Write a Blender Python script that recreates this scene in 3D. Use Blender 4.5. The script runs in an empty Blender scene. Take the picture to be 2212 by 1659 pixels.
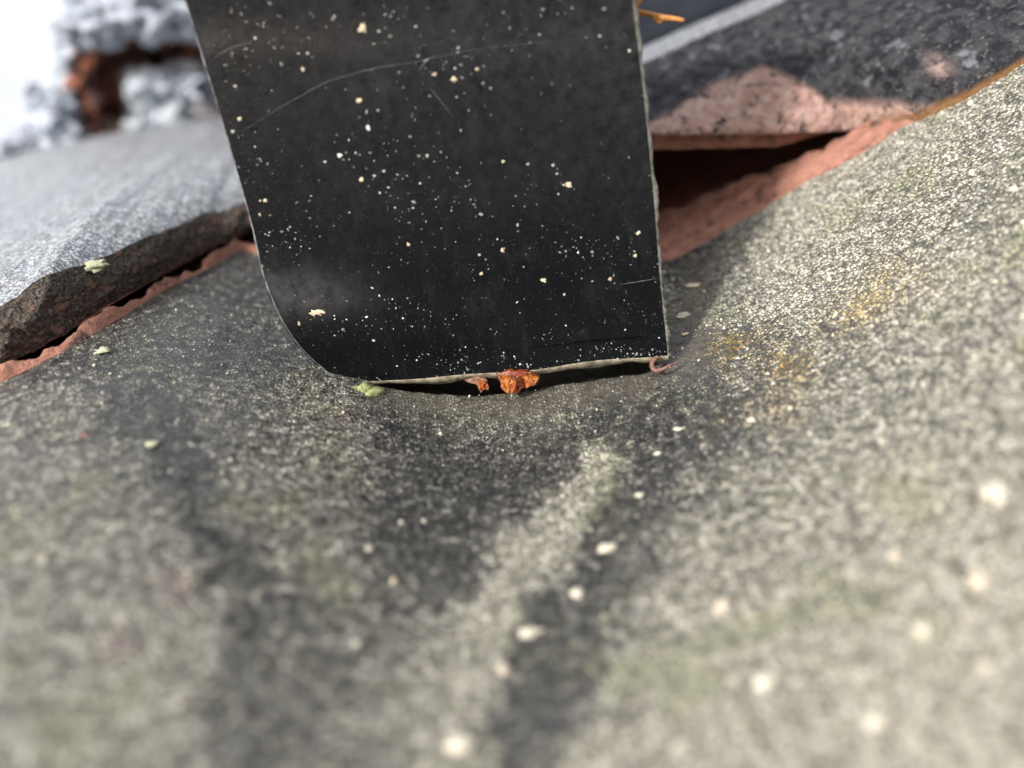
import bpy, math, random
import numpy as np
from mathutils import Matrix, Vector

random.seed(7)
RNG = np.random.default_rng(11)
SC = bpy.context.scene
COL = SC.collection

# ------------------------------------------------------------------ frame of the roof
# Lengths below are millimetres in the roof's own frame: x to the right along the courses,
# y up the slope, z square to the tiles.  The roof is pitched PITCH degrees.
PITCH = math.radians(30)
BASE = Vector((0, 0, 4.0))
RX = Matrix.Rotation(PITCH, 3, 'X')
def world(p): return RX @ (Vector(p) * 0.001) + BASE

# ------------------------------------------------------------------ camera
CAM = np.array([0.0, 0.0, 41.0])
DOWN, ROLL, FPX = math.radians(33), math.radians(13), 1671.0
X3 = np.array([1.0, 0, 0]); FW = np.array([0, math.cos(DOWN), -math.sin(DOWN)]); UP0 = np.array([0, math.sin(DOWN), math.cos(DOWN)])
RC = math.cos(ROLL) * X3 - math.sin(ROLL) * UP0
UC = math.sin(ROLL) * X3 + math.cos(ROLL) * UP0
cd = bpy.data.cameras.new('camera'); cam = bpy.data.objects.new('camera', cd); COL.objects.link(cam)
cd.sensor_width = 36; cd.lens = 36 * FPX / 2212; cd.clip_start = 0.002; cd.clip_end = 2000
cd.dof.use_dof = True; cd.dof.focus_distance = 0.0715; cd.dof.aperture_fstop = 10.8
m3 = Matrix(((RC[0], UC[0], -FW[0]), (RC[1], UC[1], -FW[1]), (RC[2], UC[2], -FW[2])))
cam.matrix_world = Matrix.Translation(world(CAM)) @ (RX @ m3).to_4x4()
SC.camera = cam

# ------------------------------------------------------------------ sky, sun, exposure
SUN = (RX @ Vector((-0.56, -0.46, 0.69))).normalized()
elev = math.asin(SUN.z); azim = math.atan2(SUN.x, SUN.y)
wd = bpy.data.worlds.new('World'); SC.world = wd; wd.use_nodes = True
wn = wd.node_tree.nodes; wl = wd.node_tree.links
sky = wn.new('ShaderNodeTexSky'); sky.sky_type = 'NISHITA'; sky.sun_disc = False
sky.sun_elevation = elev; sky.sun_rotation = azim; sky.dust_density = 3.0; sky.air_density = 1.0; sky.ozone_density = 1.0
wn['Background'].inputs[1].default_value = 0.12
# thin bright cloud over most of the sky
wtc = wn.new('ShaderNodeTexCoord'); cl = wn.new('ShaderNodeTexNoise'); cl.inputs['Scale'].default_value = 2.2; cl.inputs['Detail'].default_value = 5
wl.new(wtc.outputs['Generated'], cl.inputs['Vector'])
cr = wn.new('ShaderNodeMapRange'); cr.inputs[1].default_value = .30; cr.inputs[2].default_value = .62; cr.inputs[3].default_value = .45; cr.inputs[4].default_value = .95
wl.new(cl.outputs['Fac'], cr.inputs[0])
cm = wn.new('ShaderNodeMix'); cm.data_type = 'RGBA'; wl.new(cr.outputs[0], cm.inputs[0]); wl.new(sky.outputs[0], cm.inputs[6]); cm.inputs[7].default_value = (6.0, 6.15, 6.5, 1)
wl.new(cm.outputs[2], wn['Background'].inputs[0])
sl = bpy.data.lights.new('sun', 'SUN'); sl.energy = 3.3; sl.angle = math.radians(5); sl.color = (1, 0.95, 0.87)
so = bpy.data.objects.new('sun', sl); COL.objects.link(so); so.location = (0, 0, 8)
so.rotation_euler = SUN.to_track_quat('Z', 'Y').to_euler()
SC.view_settings.view_transform = 'Standard'; SC.view_settings.look = 'None'
SC.view_settings.exposure = 0.86; SC.view_settings.gamma = 1.0
SC.cycles.use_denoising = True; SC.cycles.max_bounces = 4; SC.cycles.use_adaptive_sampling = True; SC.cycles.adaptive_threshold = .03

# ------------------------------------------------------------------ small helpers
def at_depth(px, py, d):
    a = (px - 1106) / FPX; b = -(py - 829.5) / FPX
    return CAM + d * (FW + a * RC + b * UC)
def at_y(px, py, Y):
    a = (px - 1106) / FPX; b = -(py - 829.5) / FPX
    v = FW + a * RC + b * UC
    return CAM + v * (Y - CAM[1]) / v[1]
def smooth(t): t = np.clip(t, 0, 1); return t * t * (3 - 2 * t)

_tab = RNG.random((256, 256))
def vnoise(x, y, s=0):
    x = np.asarray(x, float) + s * 17.3; y = np.asarray(y, float) + s * 9.1
    xi = np.floor(x).astype(int); yi = np.floor(y).astype(int)
    fx = x - xi; fy = y - yi; fx = fx * fx * (3 - 2 * fx); fy = fy * fy * (3 - 2 * fy)
    g = lambda i, j: _tab[i % 256, j % 256]
    return ((g(xi, yi) * (1 - fx) + g(xi + 1, yi) * fx) * (1 - fy) + (g(xi, yi + 1) * (1 - fx) + g(xi + 1, yi + 1) * fx) * fy) * 2 - 1
def fbm(x, y, s=0, o=3):
    r = 0; a = 1
    x = np.asarray(x, float); y = np.asarray(y, float)
    for k in range(o):
        x, y = x * .766 - y * .643 + 3.7, x * .643 + y * .766 + 1.9
        r = r + a * vnoise(x * 1.93 ** k, y * 1.93 ** k, s + k); a *= .55
    return r

def empty(name, label, cat, origin, group=None):
    o = bpy.data.objects.new(name, None); COL.objects.link(o); o.empty_display_size = .005
    o.location = world(origin); o.rotation_euler = (PITCH, 0, 0)
    o['label'] = label; o['category'] = cat; o['kind'] = 'thing'; o['_o'] = [float(v) for v in origin]
    if group: o['group'] = group
    return o
def mesh(name, V, F, mat, parent=None, origin=None, attrs=None, flat=False):
    """V in roof millimetres; under a parent they share the parent's origin"""
    if parent is not None: origin = parent['_o']
    V = np.asarray(V, float).reshape(-1, 3)
    if origin is None: origin = V.mean(0)
    L = ((V - np.array(origin)) * 0.001).astype(np.float32)
    me = bpy.data.meshes.new(name)
    if isinstance(F, np.ndarray):
        n, k = F.shape
        me.vertices.add(len(L)); me.vertices.foreach_set('co', L.ravel())
        me.loops.add(n * k); me.loops.foreach_set('vertex_index', F.ravel().astype(np.int32))
        me.polygons.add(n); me.polygons.foreach_set('loop_start', np.arange(0, n * k, k, dtype=np.int32))
        me.update(calc_edges=True)
    else:
        me.from_pydata(L.tolist(), [], F); me.update()
    if not flat: me.polygons.foreach_set('use_smooth', np.ones(len(me.polygons), bool))
    for k, a in (attrs or {}).items():
        at = me.attributes.new(k, 'FLOAT', 'POINT'); at.data.foreach_set('value', np.asarray(a, np.float32).ravel())
    me.materials.append(mat); me.validate()
    o = bpy.data.objects.new(name, me); COL.objects.link(o); o['_o'] = [float(v) for v in origin]
    if parent is not None: o.parent = parent
    else: o.location = world(origin); o.rotation_euler = (PITCH, 0, 0)
    return o
def tag(o, label, cat, group=None):
    o['label'] = label; o['category'] = cat
    if group: o['group'] = group
    return o
def quads(n, m):
    i, j = np.meshgrid(np.arange(n - 1), np.arange(m - 1), indexing='ij'); a = (i * m + j).ravel()
    return np.stack([a, a + m, a + m + 1, a + 1], 1)

# ------------------------------------------------------------------ materials
class NT:
    dim = '3D'
    def __init__(s, name):
        s.m = bpy.data.materials.new(name); s.m.use_nodes = True; s.t = s.m.node_tree; s.n = s.t.nodes; s.l = s.t.links
        s.b = s.n['Principled BSDF']; s.tc = s.n.new('ShaderNodeTexCoord')
        mp = s.n.new('ShaderNodeMapping'); mp.inputs['Scale'].default_value = (1000, 1000, 1000)
        s.l.new(s.tc.outputs['Object'], mp.inputs[0]); s.mm = mp.outputs[0]
    def set(s, sock, v):
        if hasattr(v, 'is_output'): s.l.new(v, sock)
        else: sock.default_value = (*v, 1) if isinstance(v, tuple) and len(v) == 3 else v
    def noise(s, scale, detail=3, rough=.55, off=None, vec=None):
        n = s.n.new('ShaderNodeTexNoise'); n.inputs['Scale'].default_value = scale; n.inputs['Detail'].default_value = detail
        n.inputs['Roughness'].default_value = rough
        v = vec or s.mm
        if off:
            a = s.n.new('ShaderNodeVectorMath'); a.operation = 'ADD'; s.l.new(v, a.inputs[0]); a.inputs[1].default_value = (off, off * 1.7, -off); v = a.outputs[0]
        s.l.new(v, n.inputs['Vector']); n.noise_dimensions = s.dim; return n.outputs['Fac']
    def voro(s, scale, out='Distance', rnd=1.0, vec=None):
        n = s.n.new('ShaderNodeTexVoronoi'); n.inputs['Scale'].default_value = scale; n.inputs['Randomness'].default_value = rnd
        s.l.new(vec or s.mm, n.inputs['Vector']); return n.outputs[out]
    def math(s, op, a, b=0.0, c=None, clamp=False):
        n = s.n.new('ShaderNodeMath'); n.operation = op; n.use_clamp = clamp
        s.set(n.inputs[0], a); s.set(n.inputs[1], b)
        if c is not None: s.set(n.inputs[2], c)
        return n.outputs[0]
    def ramp(s, f, lo, hi, a=0.0, b=1.0):
        n = s.n.new('ShaderNodeMapRange'); n.interpolation_type = 'SMOOTHSTEP'
        s.set(n.inputs[0], f); s.set(n.inputs[1], lo); s.set(n.inputs[2], hi); n.inputs[3].default_value = a; n.inputs[4].default_value = b
        return n.outputs[0]
    def mix(s, f, a, b):
        n = s.n.new('ShaderNodeMix'); n.data_type = 'RGBA'; s.set(n.inputs[0], f); s.set(n.inputs[6], a); s.set(n.inputs[7], b); return n.outputs[2]
    def attr(s, k):
        n = s.n.new('ShaderNodeAttribute'); n.attribute_name = k; return n.outputs['Fac']
    def bump(s, h, dist_mm, strength=1.0, prev=None):
        n = s.n.new('ShaderNodeBump'); n.inputs['Distance'].default_value = dist_mm * .001; n.inputs['Strength'].default_value = strength
        s.l.new(h, n.inputs['Height'])
        if prev is not None: s.l.new(prev, n.inputs['Normal'])
        return n.outputs[0]
    def out(s, col, rough=.6, normal=None, spec=.5, coat=None, sss=None):
        s.set(s.b.inputs['Base Color'], col); s.set(s.b.inputs['Roughness'], rough); s.b.inputs['Specular IOR Level'].default_value = spec
        if normal is not None: s.l.new(normal, s.b.inputs['Normal'])
        return s.m

def tile_glaze(name, use_attr=True, dust0=.5, alt=(.40, .38, .285), olive=.7, dark=(.014, .015, .018), pale=(.56, .535, .455)):
    """charcoal engobe under a grainy coat of dust: packed grains that thin where rain washes and in painted shade"""
    t = NT(name); t.dim = '2D'
    dust_and_shade = t.attr('dust_and_shade') if use_attr else dust0
    mid = t.noise(.95, 3, .75, 77); big = t.noise(.13, 2, .55, 13)
    lvl = t.math('ADD', dust_and_shade, t.math('MULTIPLY', t.math('SUBTRACT', mid, .5), 1.25))
    lvl = t.math('ADD', lvl, t.math('MULTIPLY', t.math('SUBTRACT', big, .5), .3))
    wob = t.n.new('ShaderNodeTexNoise'); wob.noise_dimensions = '2D'; wob.inputs['Scale'].default_value = 3.0; wob.inputs['Detail'].default_value = 1; t.l.new(t.mm, wob.inputs['Vector'])
    wv = t.n.new('ShaderNodeVectorMath'); wv.operation = 'MULTIPLY_ADD'; t.l.new(wob.outputs['Color'], wv.inputs[0]); wv.inputs[1].default_value = (.18, .18, .18); t.l.new(t.mm, wv.inputs[2])
    lvf = t.math('MULTIPLY_ADD', lvl, .55, .42)
    def grains(scale, gain, cut, lvl):
        v = t.n.new('ShaderNodeTexVoronoi'); v.voronoi_dimensions = '2D'; v.inputs['Scale'].default_value = scale; t.l.new(wv.outputs[0], v.inputs['Vector'])
        sp = t.n.new('ShaderNodeSeparateColor'); t.l.new(v.outputs['Color'], sp.inputs[0])
        on = t.ramp(t.math('SUBTRACT', t.math('MULTIPLY', lvl, gain), sp.outputs[0]), -.12, .12)
        dome = t.ramp(v.outputs['Distance'], .18, cut, 1, 0)
        return t.math('MULTIPLY', on, dome), sp.outputs[1]
    a1, r1 = grains(3.4, .95, .62, lvl); a2, r2 = grains(8.0, .9, .6, lvf)
    mask = t.math('MAXIMUM', a1, t.math('MULTIPLY', a2, .85))
    tone = t.mix(r1, (.5, .5, .5), (1.15, 1.15, 1.15))
    glow = t.ramp(lvl, -.15, .85, .34, 1.12)
    c1 = t.mix(t.ramp(mid, .42, .6), alt, pale)
    c1 = t.mix(t.ramp(big, .54, .72, 0, olive), c1, (.36, .365, .22))
    if use_attr:
        c1 = t.mix(t.attr('ochre'), c1, (.52, .36, .10))
        c1 = t.mix(t.attr('bare'), c1, (.40, .27, .24)); silt_shade = t.attr('silt_shade')
    mu = t.n.new('ShaderNodeMix'); mu.data_type = 'RGBA'; mu.blend_type = 'MULTIPLY'; mu.inputs[0].default_value = 1; t.l.new(c1, mu.inputs[6]); t.l.new(tone, mu.inputs[7])
    mg = t.n.new('ShaderNodeVectorMath'); mg.operation = 'SCALE'; t.l.new(mu.outputs[2], mg.inputs[0]); t.l.new(glow, mg.inputs['Scale'])
    film_sheen = t.mix(t.math('MULTIPLY', lvl, .36, clamp=True), dark, (.13, .125, .115))
    col = t.mix(mask, film_sheen, mg.outputs[0])
    if use_attr: col = t.mix(t.math('MULTIPLY', silt_shade, t.ramp(mid, .30, .62, .35, .9)), col, (.085, .074, .056))  # tan deposit on the shelf, and the painted strap shadow
    n = t.bump(mask, .11 if use_attr else .05, .9)
    return t.out(col, t.ramp(mask, 0, 1, .32, .75) if use_attr else t.ramp(mask, 0, 1, .28, .6), n, .6 if use_attr else .7)

M_TILE = tile_glaze('dusty_charcoal_glaze')
M_TILE2 = tile_glaze('dusty_charcoal_glaze_sheen', False, .85, (.36, .38, .42), .12, (.03, .033, .042), (.50, .53, .58))  # dusty glaze with sky sheen put into its bluish pale colour

def clay(name, a=(.45, .225, .165), b=(.30, .135, .098), grime=.0):
    t = NT(name); n1 = t.noise(.8, 4, .65); n2 = t.noise(4.5, 3, .7, 9)
    col = t.mix(t.ramp(n1, .3, .7), b, a)
    col = t.mix(t.ramp(n2, .56, .72), col, (.48, .29, .23))
    if grime: col = t.mix(t.ramp(t.noise(.35, 4, .7, 40), .62 - grime, .75 - grime * .6), col, (.06, .05, .045))
    n = t.bump(t.math('ADD', n1, n2), .35, .9)
    return t.out(col, .9, n, .2)
M_CLAY = clay('bare_red_clay', grime=.10)
M_CLAYP = clay('pink_clay_scar', (.50, .27, .215), (.40, .19, .14), .05)

def nose_mat():
    t = NT('crusted_clay_nose'); g = t.noise(1.5, 4, .7); g2 = t.noise(3.6, 3, .65, 21); v = t.voro(1.4)
    col = t.mix(t.ramp(g2, .38, .62), (.05, .04, .035), (.19, .15, .12))
    col = t.mix(t.ramp(t.noise(.9, 4, .7, 66), .55, .66), col, (.42, .19, .13))
    col = t.mix(t.ramp(t.noise(2.4, 3, .6, 35), .61, .70), col, (.33, .31, .27))
    n = t.bump(t.math('ADD', t.math('ADD', g, g2), v), 1.3, 1.0)
    return t.out(col, .6, n, .35)
M_NOSE = nose_mat()

def nose_right_mat():
    t = NT('mottled_black_nose'); g = t.noise(.55, 4, .7); g2 = t.noise(1.7, 3, .6, 21)
    col = t.mix(t.ramp(g, .40, .62), (.007, .008, .012), (.042, .042, .047))
    col = t.mix(t.ramp(g2, .55, .74), col, (.13, .125, .13))
    col = t.mix(t.ramp(t.noise(.42, 3, .6, 66), .60, .72), col, (.13, .13, .15))
    sc = t.math('MULTIPLY', t.attr('scar'), t.ramp(t.noise(.5, 4, .75, 5), .36, .52))
    sc = t.math('MAXIMUM', sc, t.ramp(t.math('ADD', t.attr('scar'), t.math('MULTIPLY', t.math('SUBTRACT', g, .5), 2.6)), .75, 1.1))
    cl = t.mix(t.ramp(t.noise(.7, 4, .65, 15), .35, .65), (.30, .18, .15), (.42, .29, .255))
    col = t.mix(sc, col, cl)
    col = t.mix(t.attr('ochre'), col, (.20, .10, .035))
    n = t.bump(t.math('ADD', g, t.math('MULTIPLY', g2, .7)), .7, .9)
    return t.out(col, t.ramp(g2, .3, .7, .55, .9), n, .22)
M_NOSER = nose_right_mat()

def paint_mat():
    t = NT('black_paint'); g = t.noise(6.5, 2, .6); fine = t.noise(2.6, 3, .6, 8); sm = t.noise(.13, 4, .6, 3)
    haze_and_sheen = t.math('MULTIPLY', t.attr('film_sheen'), t.ramp(t.noise(1.1, 5, .7, 60), .12, .75))  # painted sheen, broken up by noise
    sv = t.n.new('ShaderNodeVectorMath'); sv.operation = 'MULTIPLY'; t.l.new(t.mm, sv.inputs[0]); sv.inputs[1].default_value = (1, 1, .09)
    haze_and_sheen = t.math('ADD', haze_and_sheen, t.math('MULTIPLY', t.ramp(t.noise(.55, 4, .65, 7, sv.outputs[0]), .50, .74), .10), clamp=True)
    haze_and_sheen = t.math('ADD', haze_and_sheen, t.math('MULTIPLY', t.ramp(t.noise(.30, 5, .7, 88), .56, .70), .10), clamp=True)
    col = t.mix(haze_and_sheen, (.002, .0025, .0038), (.055, .055, .057))
    col = t.mix(t.ramp(t.noise(7.5, 2, .5, 45), .68, .74, 0, .5), col, (.12, .12, .12))
    n = t.bump(t.math('ADD', g, t.math('MULTIPLY', fine, .5)), .045, .6)
    n = t.bump(sm, .6, .12, n)
    return t.out(col, t.ramp(sm, .3, .7, .16, .26), n, .22)
M_PAINT = paint_mat()

def simple(name, a, b, scale=1.5, rough=.7, bmp=.2, spec=.4, trans=0):
    t = NT(name); n1 = t.noise(scale, 4, .65); n2 = t.noise(scale * 3, 3, .6, 12)
    m = t.out(t.mix(t.ramp(n1, .32, .68), a, b), rough, t.bump(t.math('ADD', n1, n2), bmp, .8), spec)
    if trans:
        t.b.inputs['Subsurface Weight'].default_value = trans; t.b.inputs['Subsurface Radius'].default_value = (.002, .0008, .0003); t.b.inputs['Subsurface Scale'].default_value = .6
    return m
M_EDGE = simple('worn_metal_edge', (.50, .44, .33), (.17, .15, .12), 1.4, .6, .1)
M_SPECK = simple('pale_splash_speck', (.66, .66, .64), (.42, .42, .41), 3, .6, .05)
M_CRUMB = simple('tan_crumb', (.72, .62, .46), (.50, .40, .28), 3, .8, .1)
M_GRIT = simple('white_grit', (.66, .61, .50), (.48, .44, .36), 2, .6, .1)
M_GRITP = simple('beige_grit', (.60, .52, .42), (.46, .39, .31), 2, .7, .1)
M_LICH = simple('pale_lichen', (.55, .56, .42), (.36, .38, .24), 2.2, .85, .3)
M_AMBER = simple('amber_leaf', (.20, .035, .006), (.07, .010, .004), 1.0, .3, .2, .6, .3)
M_AMBERL = simple('amber_leaf_pale', (.40, .13, .018), (.20, .04, .008), 1.3, .4, .2, .5, .3)
M_GREEN = simple('moss_green', (.34, .36, .16), (.17, .19, .07), 2, .7, .2)
M_ROOT = simple('dried_rootlet', (.30, .17, .13), (.16, .08, .06), 3, .8, .15)
M_TWIG = simple('dry_orange_stem', (.52, .24, .06), (.30, .11, .03), 2, .6, .15)
M_CRUST = simple('grey_lichen_crust', (.54, .59, .68), (.34, .37, .44), .22, .85, .4)
M_DARKT = simple('clean_dark_glaze', (.018, .022, .034), (.03, .034, .045), .3, .35, .1, .5)
M_GROUND = simple('garden_ground', (.10, .10, .085), (.12, .115, .10), .00002, .9, 0)
M_SCRATCH = simple('scratch_line', (.085, .09, .10), (.03, .033, .038), 1, .5, .02)
M_BATTEN = simple('batten_wood', (.07, .05, .035), (.04, .03, .02), .5, .8, .2)

# ------------------------------------------------------------------ ground far below the roof
g = 900.0
gm = bpy.data.meshes.new('ground'); gm.from_pydata([(-g, -g, 0), (g, -g, 0), (g, g, 0), (-g, g, 0)], [], [(0, 1, 2, 3)]); gm.materials.append(M_GROUND)
go = bpy.data.objects.new('ground', gm); COL.objects.link(go); go['kind'] = 'structure'

# ------------------------------------------------------------------ lower tile: a pan with rising flanks
_tr = np.array([at_depth(px, py, d) for px, py, d in [(800, 848, 73), (880, 844, 72.6), (1000, 836, 72), (1200, 810, 71.5), (1400, 791, 70.7)]])
TRX, TRY = _tr[:, 0], _tr[:, 1]
def F(x, y):
    x = np.asarray(x, float); y = np.asarray(y, float)
    l = 13 * smooth((2 - x) / 42); l = l - .03 * np.clip(-45 - x, 0, 200)
    xr = np.clip(x - 8, 0, 200); r = 0.0075 * np.minimum(xr, 45) ** 2 + np.clip(xr - 45, 0, 40) * .5
    z = l + r
    c = np.exp(-((x - 7) / 17) ** 2)
    z = z + 1.1 * c * smooth((y - 53.5 - .02 * (x - 7) ** 2) / 6)        # raised shelf below the strap
    gap = smooth((x + 13) / 1.6) * smooth((13.5 - x) / 1.6)
    z = z - 9 * gap * smooth((y - np.interp(x, TRX, TRY)) / 1.0)                         # and the hollow behind it
    z = z + .35 * fbm(x / 14, y / 18, 3, 2)
    return z
def on_tile(px, py):
    d0 = 15.0
    prev = None
    ds = np.linspace(18, 140, 900)
    P = np.array([at_depth(px, py, d) for d in ds])
    h = P[:, 2] - F(P[:, 0], P[:, 1])
    k = np.argmax(h < 0)
    if h[k] >= 0: return P[-1]
    a = h[k - 1] / (h[k - 1] - h[k]); return P[k - 1] * (1 - a) + P[k] * a

eL = [on_tile(*p) for p in [(-160, 905), (0, 828), (130, 765), (250, 692), (400, 603), (520, 542)]]
eR = [on_tile(*p) for p in [(1445, 560), (1600, 478), (1800, 362), (1960, 272), (2100, 192), (2212, 128)]]
ex = np.array([p[0] for p in eL] + [p[0] for p in eR]); ey = np.array([p[1] for p in eL] + [p[1] for p in eR])
o_ = np.argsort(ex); ex, ey = ex[o_], ey[o_]
ex = np.concatenate([[-160], ex, [160]]); ey = np.concatenate([[ey[0] - 4], ey, [ey[-1] + 3]])
def E(x): return np.interp(x, ex, ey)
print('edge', [(round(float(a), 1), round(float(b), 1)) for a, b in zip(ex, ey)])

# thick or washed-off dust on the pan; low levels beside strap paint its shadow
DUST_SHADE = []
def row(py, s):
    for px, v in s: DUST_SHADE.append((px, py, v))
row(650, [(400, 35), (550, 44), (1550, 118), (1700, 156), (1900, 146), (2150, 140)])
row(560, [(1480, 58), (1580, 122), (1700, 160), (2000, 147)])
row(450, [(1750, 170), (1950, 144), (2150, 128)])
row(300, [(2000, 161), (2150, 141)])
row(750, [(100, 51), (300, 52), (500, 43), (1470, 34), (1600, 100), (1800, 112), (2100, 131)])
row(900, [(100, 91), (300, 40), (450, 78), (700, 95), (850, 66), (1000, 82), (1150, 71), (1400, 26), (1550, 55), (1700, 106), (1900, 133), (2100, 138)])
row(1050, [(100, 105), (300, 94), (420, 52), (550, 97), (700, 85), (850, 69), (1000, 49), (1200, 49), (1300, 92), (1400, 64), (1500, 86), (1700, 129), (2000, 159)])
row(1200, [(100, 117), (300, 123), (430, 118), (520, 72), (700, 102), (850, 67), (1000, 69), (1100, 81), (1200, 137), (1300, 68), (1390, 76), (1500, 142), (1800, 146), (2100, 160)])
row(1350, [(100, 119), (300, 130), (450, 131), (530, 75), (650, 87), (850, 79), (950, 131), (1050, 129), (1150, 66), (1250, 73), (1320, 94), (1420, 150), (1700, 162), (2100, 179)])
row(1500, [(100, 125), (300, 134), (430, 145), (520, 95), (650, 87), (800, 100), (900, 134), (1000, 128), (1070, 66), (1150, 85), (1230, 99), (1310, 133), (1500, 162), (1900, 190)])
row(1630, [(100, 137), (300, 138), (430, 136), (600, 101), (800, 120), (920, 151), (1010, 81), (1100, 100), (1200, 174), (1500, 174), (2000, 194)])
dp = np.array([on_tile(a, b)[:2] for a, b, _ in DUST_SHADE]); dv = np.array([.17 + .86 * max((v - 50) / 150, -.05) for *_, v in DUST_SHADE])
def dust_shade_at(x, y):
    x = x.ravel(); y = y.ravel(); out = np.empty(len(x))
    for i in range(0, len(x), 20000):
        sx = x[i:i + 20000, None]; sy = y[i:i + 20000, None]
        d2 = (sx - dp[None, :, 0]) ** 2 + ((sy - dp[None, :, 1]) * .8) ** 2
        w = 1 / (d2 + .5) ** 2.2
        out[i:i + 20000] = (w * dv).sum(1) / w.sum(1)
    return out

tile = empty('roof_tile', 'large dust-speckled charcoal roof tile filling the foreground below the metal strap', 'roof tile', (0, 40, 0))
xs = np.concatenate([np.linspace(-150, -62, 40, endpoint=False), np.linspace(-62, 74, 560, endpoint=False), np.linspace(74, 150, 40)])
ts = np.concatenate([np.linspace(0, .42, 30, endpoint=False), np.linspace(.42, 1, 440)])
XX, TT = np.meshgrid(xs, ts, indexing='ij')
EE = E(XX) + .35 * fbm(XX / 3, XX * 0, 5, 3)
YY = -80 + (EE + 80) * TT
YY[:, -1] = EE[:, -1]
ZZ = F(XX, YY) + .10 * fbm(XX / 1.6, YY / 1.6, 8, 3)
wx = XX + 1.0 * fbm(XX / 4, YY / 5, 21, 3); wy = YY + 1.0 * fbm(XX / 4, YY / 5, 27, 3)
dust_and_shade = dust_shade_at(wx, wy)  # levels also carry the painted strap shadow
def inside(poly, soft):
    Q = np.array([on_tile(*p)[:2] for p in poly]); x = wx.ravel(); y = wy.ravel()
    sd = np.full(len(x), 1e9); wn_ = np.zeros(len(x), bool)
    for (ax, ay), (bx, by_) in zip(Q, np.roll(Q, -1, 0)):
        h = np.clip(((x - ax) * (bx - ax) + (y - ay) * (by_ - ay)) / ((bx - ax) ** 2 + (by_ - ay) ** 2 + 1e-9), 0, 1)
        sd = np.minimum(sd, np.hypot(x - ax - h * (bx - ax), y - ay - h * (by_ - ay)))
        c = (ay > y) != (by_ > y); wn_ ^= c & (x < (bx - ax) * (y - ay) / (by_ - ay + 1e-12) + ax)
    return smooth(np.where(wn_, sd, -sd) / soft * .5 + .5)
for poly, val, soft in [  # pale and dark streaks; dark at the strap's right corner paints its shadow
    ([(1290, 960), (1130, 1120), (990, 1290), (900, 1430), (865, 1700), (1020, 1700), (1080, 1480), (1150, 1310), (1235, 1180), (1350, 1010)], .84, 1.2),
    ([(1480, 830), (1400, 960), (1240, 1190), (1155, 1320), (1075, 1480), (1020, 1700), (1175, 1700), (1240, 1500), (1300, 1330), (1395, 1160), (1480, 960), (1560, 810)], .12, .9),
    ([(250, 830), (325, 1000), (490, 1250), (560, 1260), (430, 1000), (340, 840)], .05, .9),
    ([(490, 1250), (470, 1400), (450, 1690), (780, 1690), (760, 1420), (620, 1260)], .28, 1.2),
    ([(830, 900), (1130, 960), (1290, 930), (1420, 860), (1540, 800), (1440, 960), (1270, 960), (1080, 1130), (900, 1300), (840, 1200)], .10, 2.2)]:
    k = inside(poly, soft) * .85; dust_and_shade = dust_and_shade * (1 - k) + val * k
def spot(px, py, r):
    c = on_tile(px, py); return np.exp(-(((wx - c[0]) ** 2 + (wy - c[1]) ** 2) / r ** 2)).ravel()
ochre = np.clip(1.2 * spot(1575, 750, 2.6) + 1.0 * spot(1700, 790, 2.2) + .6 * spot(1900, 640, 3) + .5 * spot(1650, 880, 2.5) + .55 * spot(1535, 905, 1.3) + .35 * spot(1830, 700, 3), 0, 1)
ochre *= (.5 + .5 * vnoise(XX.ravel() / .5, YY.ravel() / .5, 3) > .3)
bare = np.clip(.8 * spot(395, 1265, 1.2) + .7 * spot(260, 1380, 1.0) + .6 * spot(740, 890, 1.0) + .5 * spot(1460, 680, 2.0), 0, 1)
silt_shade = np.clip(inside([(800, 850), (1000, 838), (1200, 812), (1400, 792), (1445, 772), (1460, 560), (1550, 520), (1545, 700), (1530, 780), (1400, 850), (1230, 890), (1050, 905), (900, 900)], 1.6) * .8
               + .5 * spot(1180, 930, 2) + .25 * spot(950, 930, 2), 0, 1)  # fine dirt on the shelf; strip right of the strap is its painted shadow
mesh('glazed_face', np.stack([XX, YY, ZZ], -1), quads(*XX.shape), M_TILE, tile, attrs={'dust_and_shade': dust_and_shade, 'ochre': ochre, 'bare': bare, 'silt_shade': silt_shade})
# unglazed head of the same tile, a ragged clay strip that dips under the upper course
xs2 = np.concatenate([np.linspace(-150, -62, 30, endpoint=False), np.linspace(-62, 70, 1300, endpoint=False), np.linspace(70, 150, 30)]); us = np.linspace(0, 1, 90) ** 2
X2, U2 = np.meshgrid(xs2, us, indexing='ij'); E2 = E(X2) + .35 * fbm(X2 / 3, X2 * 0, 5, 3)
wid = np.interp(X2, [-150, -2, 2, 14, 20, 29, 38, 46, 60], [1.2, 1.2, 12, 14, 13.5, 10, 6.5, 5, 4]) * (1 + np.where(X2 < 0, .6, .06) * fbm(X2 / 3.5, X2 * 0, 14, 4))
Y2 = E2 + U2 * 85; d2 = Y2 - E2
Z2 = F(X2, E2) + np.where(X2 < 0, (.75 + .5 * fbm(X2 / 4.3, Y2 / 3, 17, 3)) * np.sin(np.clip(d2 / wid, 0, 1) * math.pi * .62), .03 * d2) - 9 * smooth((d2 - wid) / np.where(X2 < 0, 3.5, 2.2)) + (.26 * fbm(X2 / 3.7, Y2 / 2.6, 31, 2) + .22 * fbm(X2 / .9, Y2 / .8, 34, 3)) * smooth(d2 / .5)
mesh('unglazed_head', np.stack([X2, Y2, Z2 - .02], -1), quads(*X2.shape), M_CLAY, tile)
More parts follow.
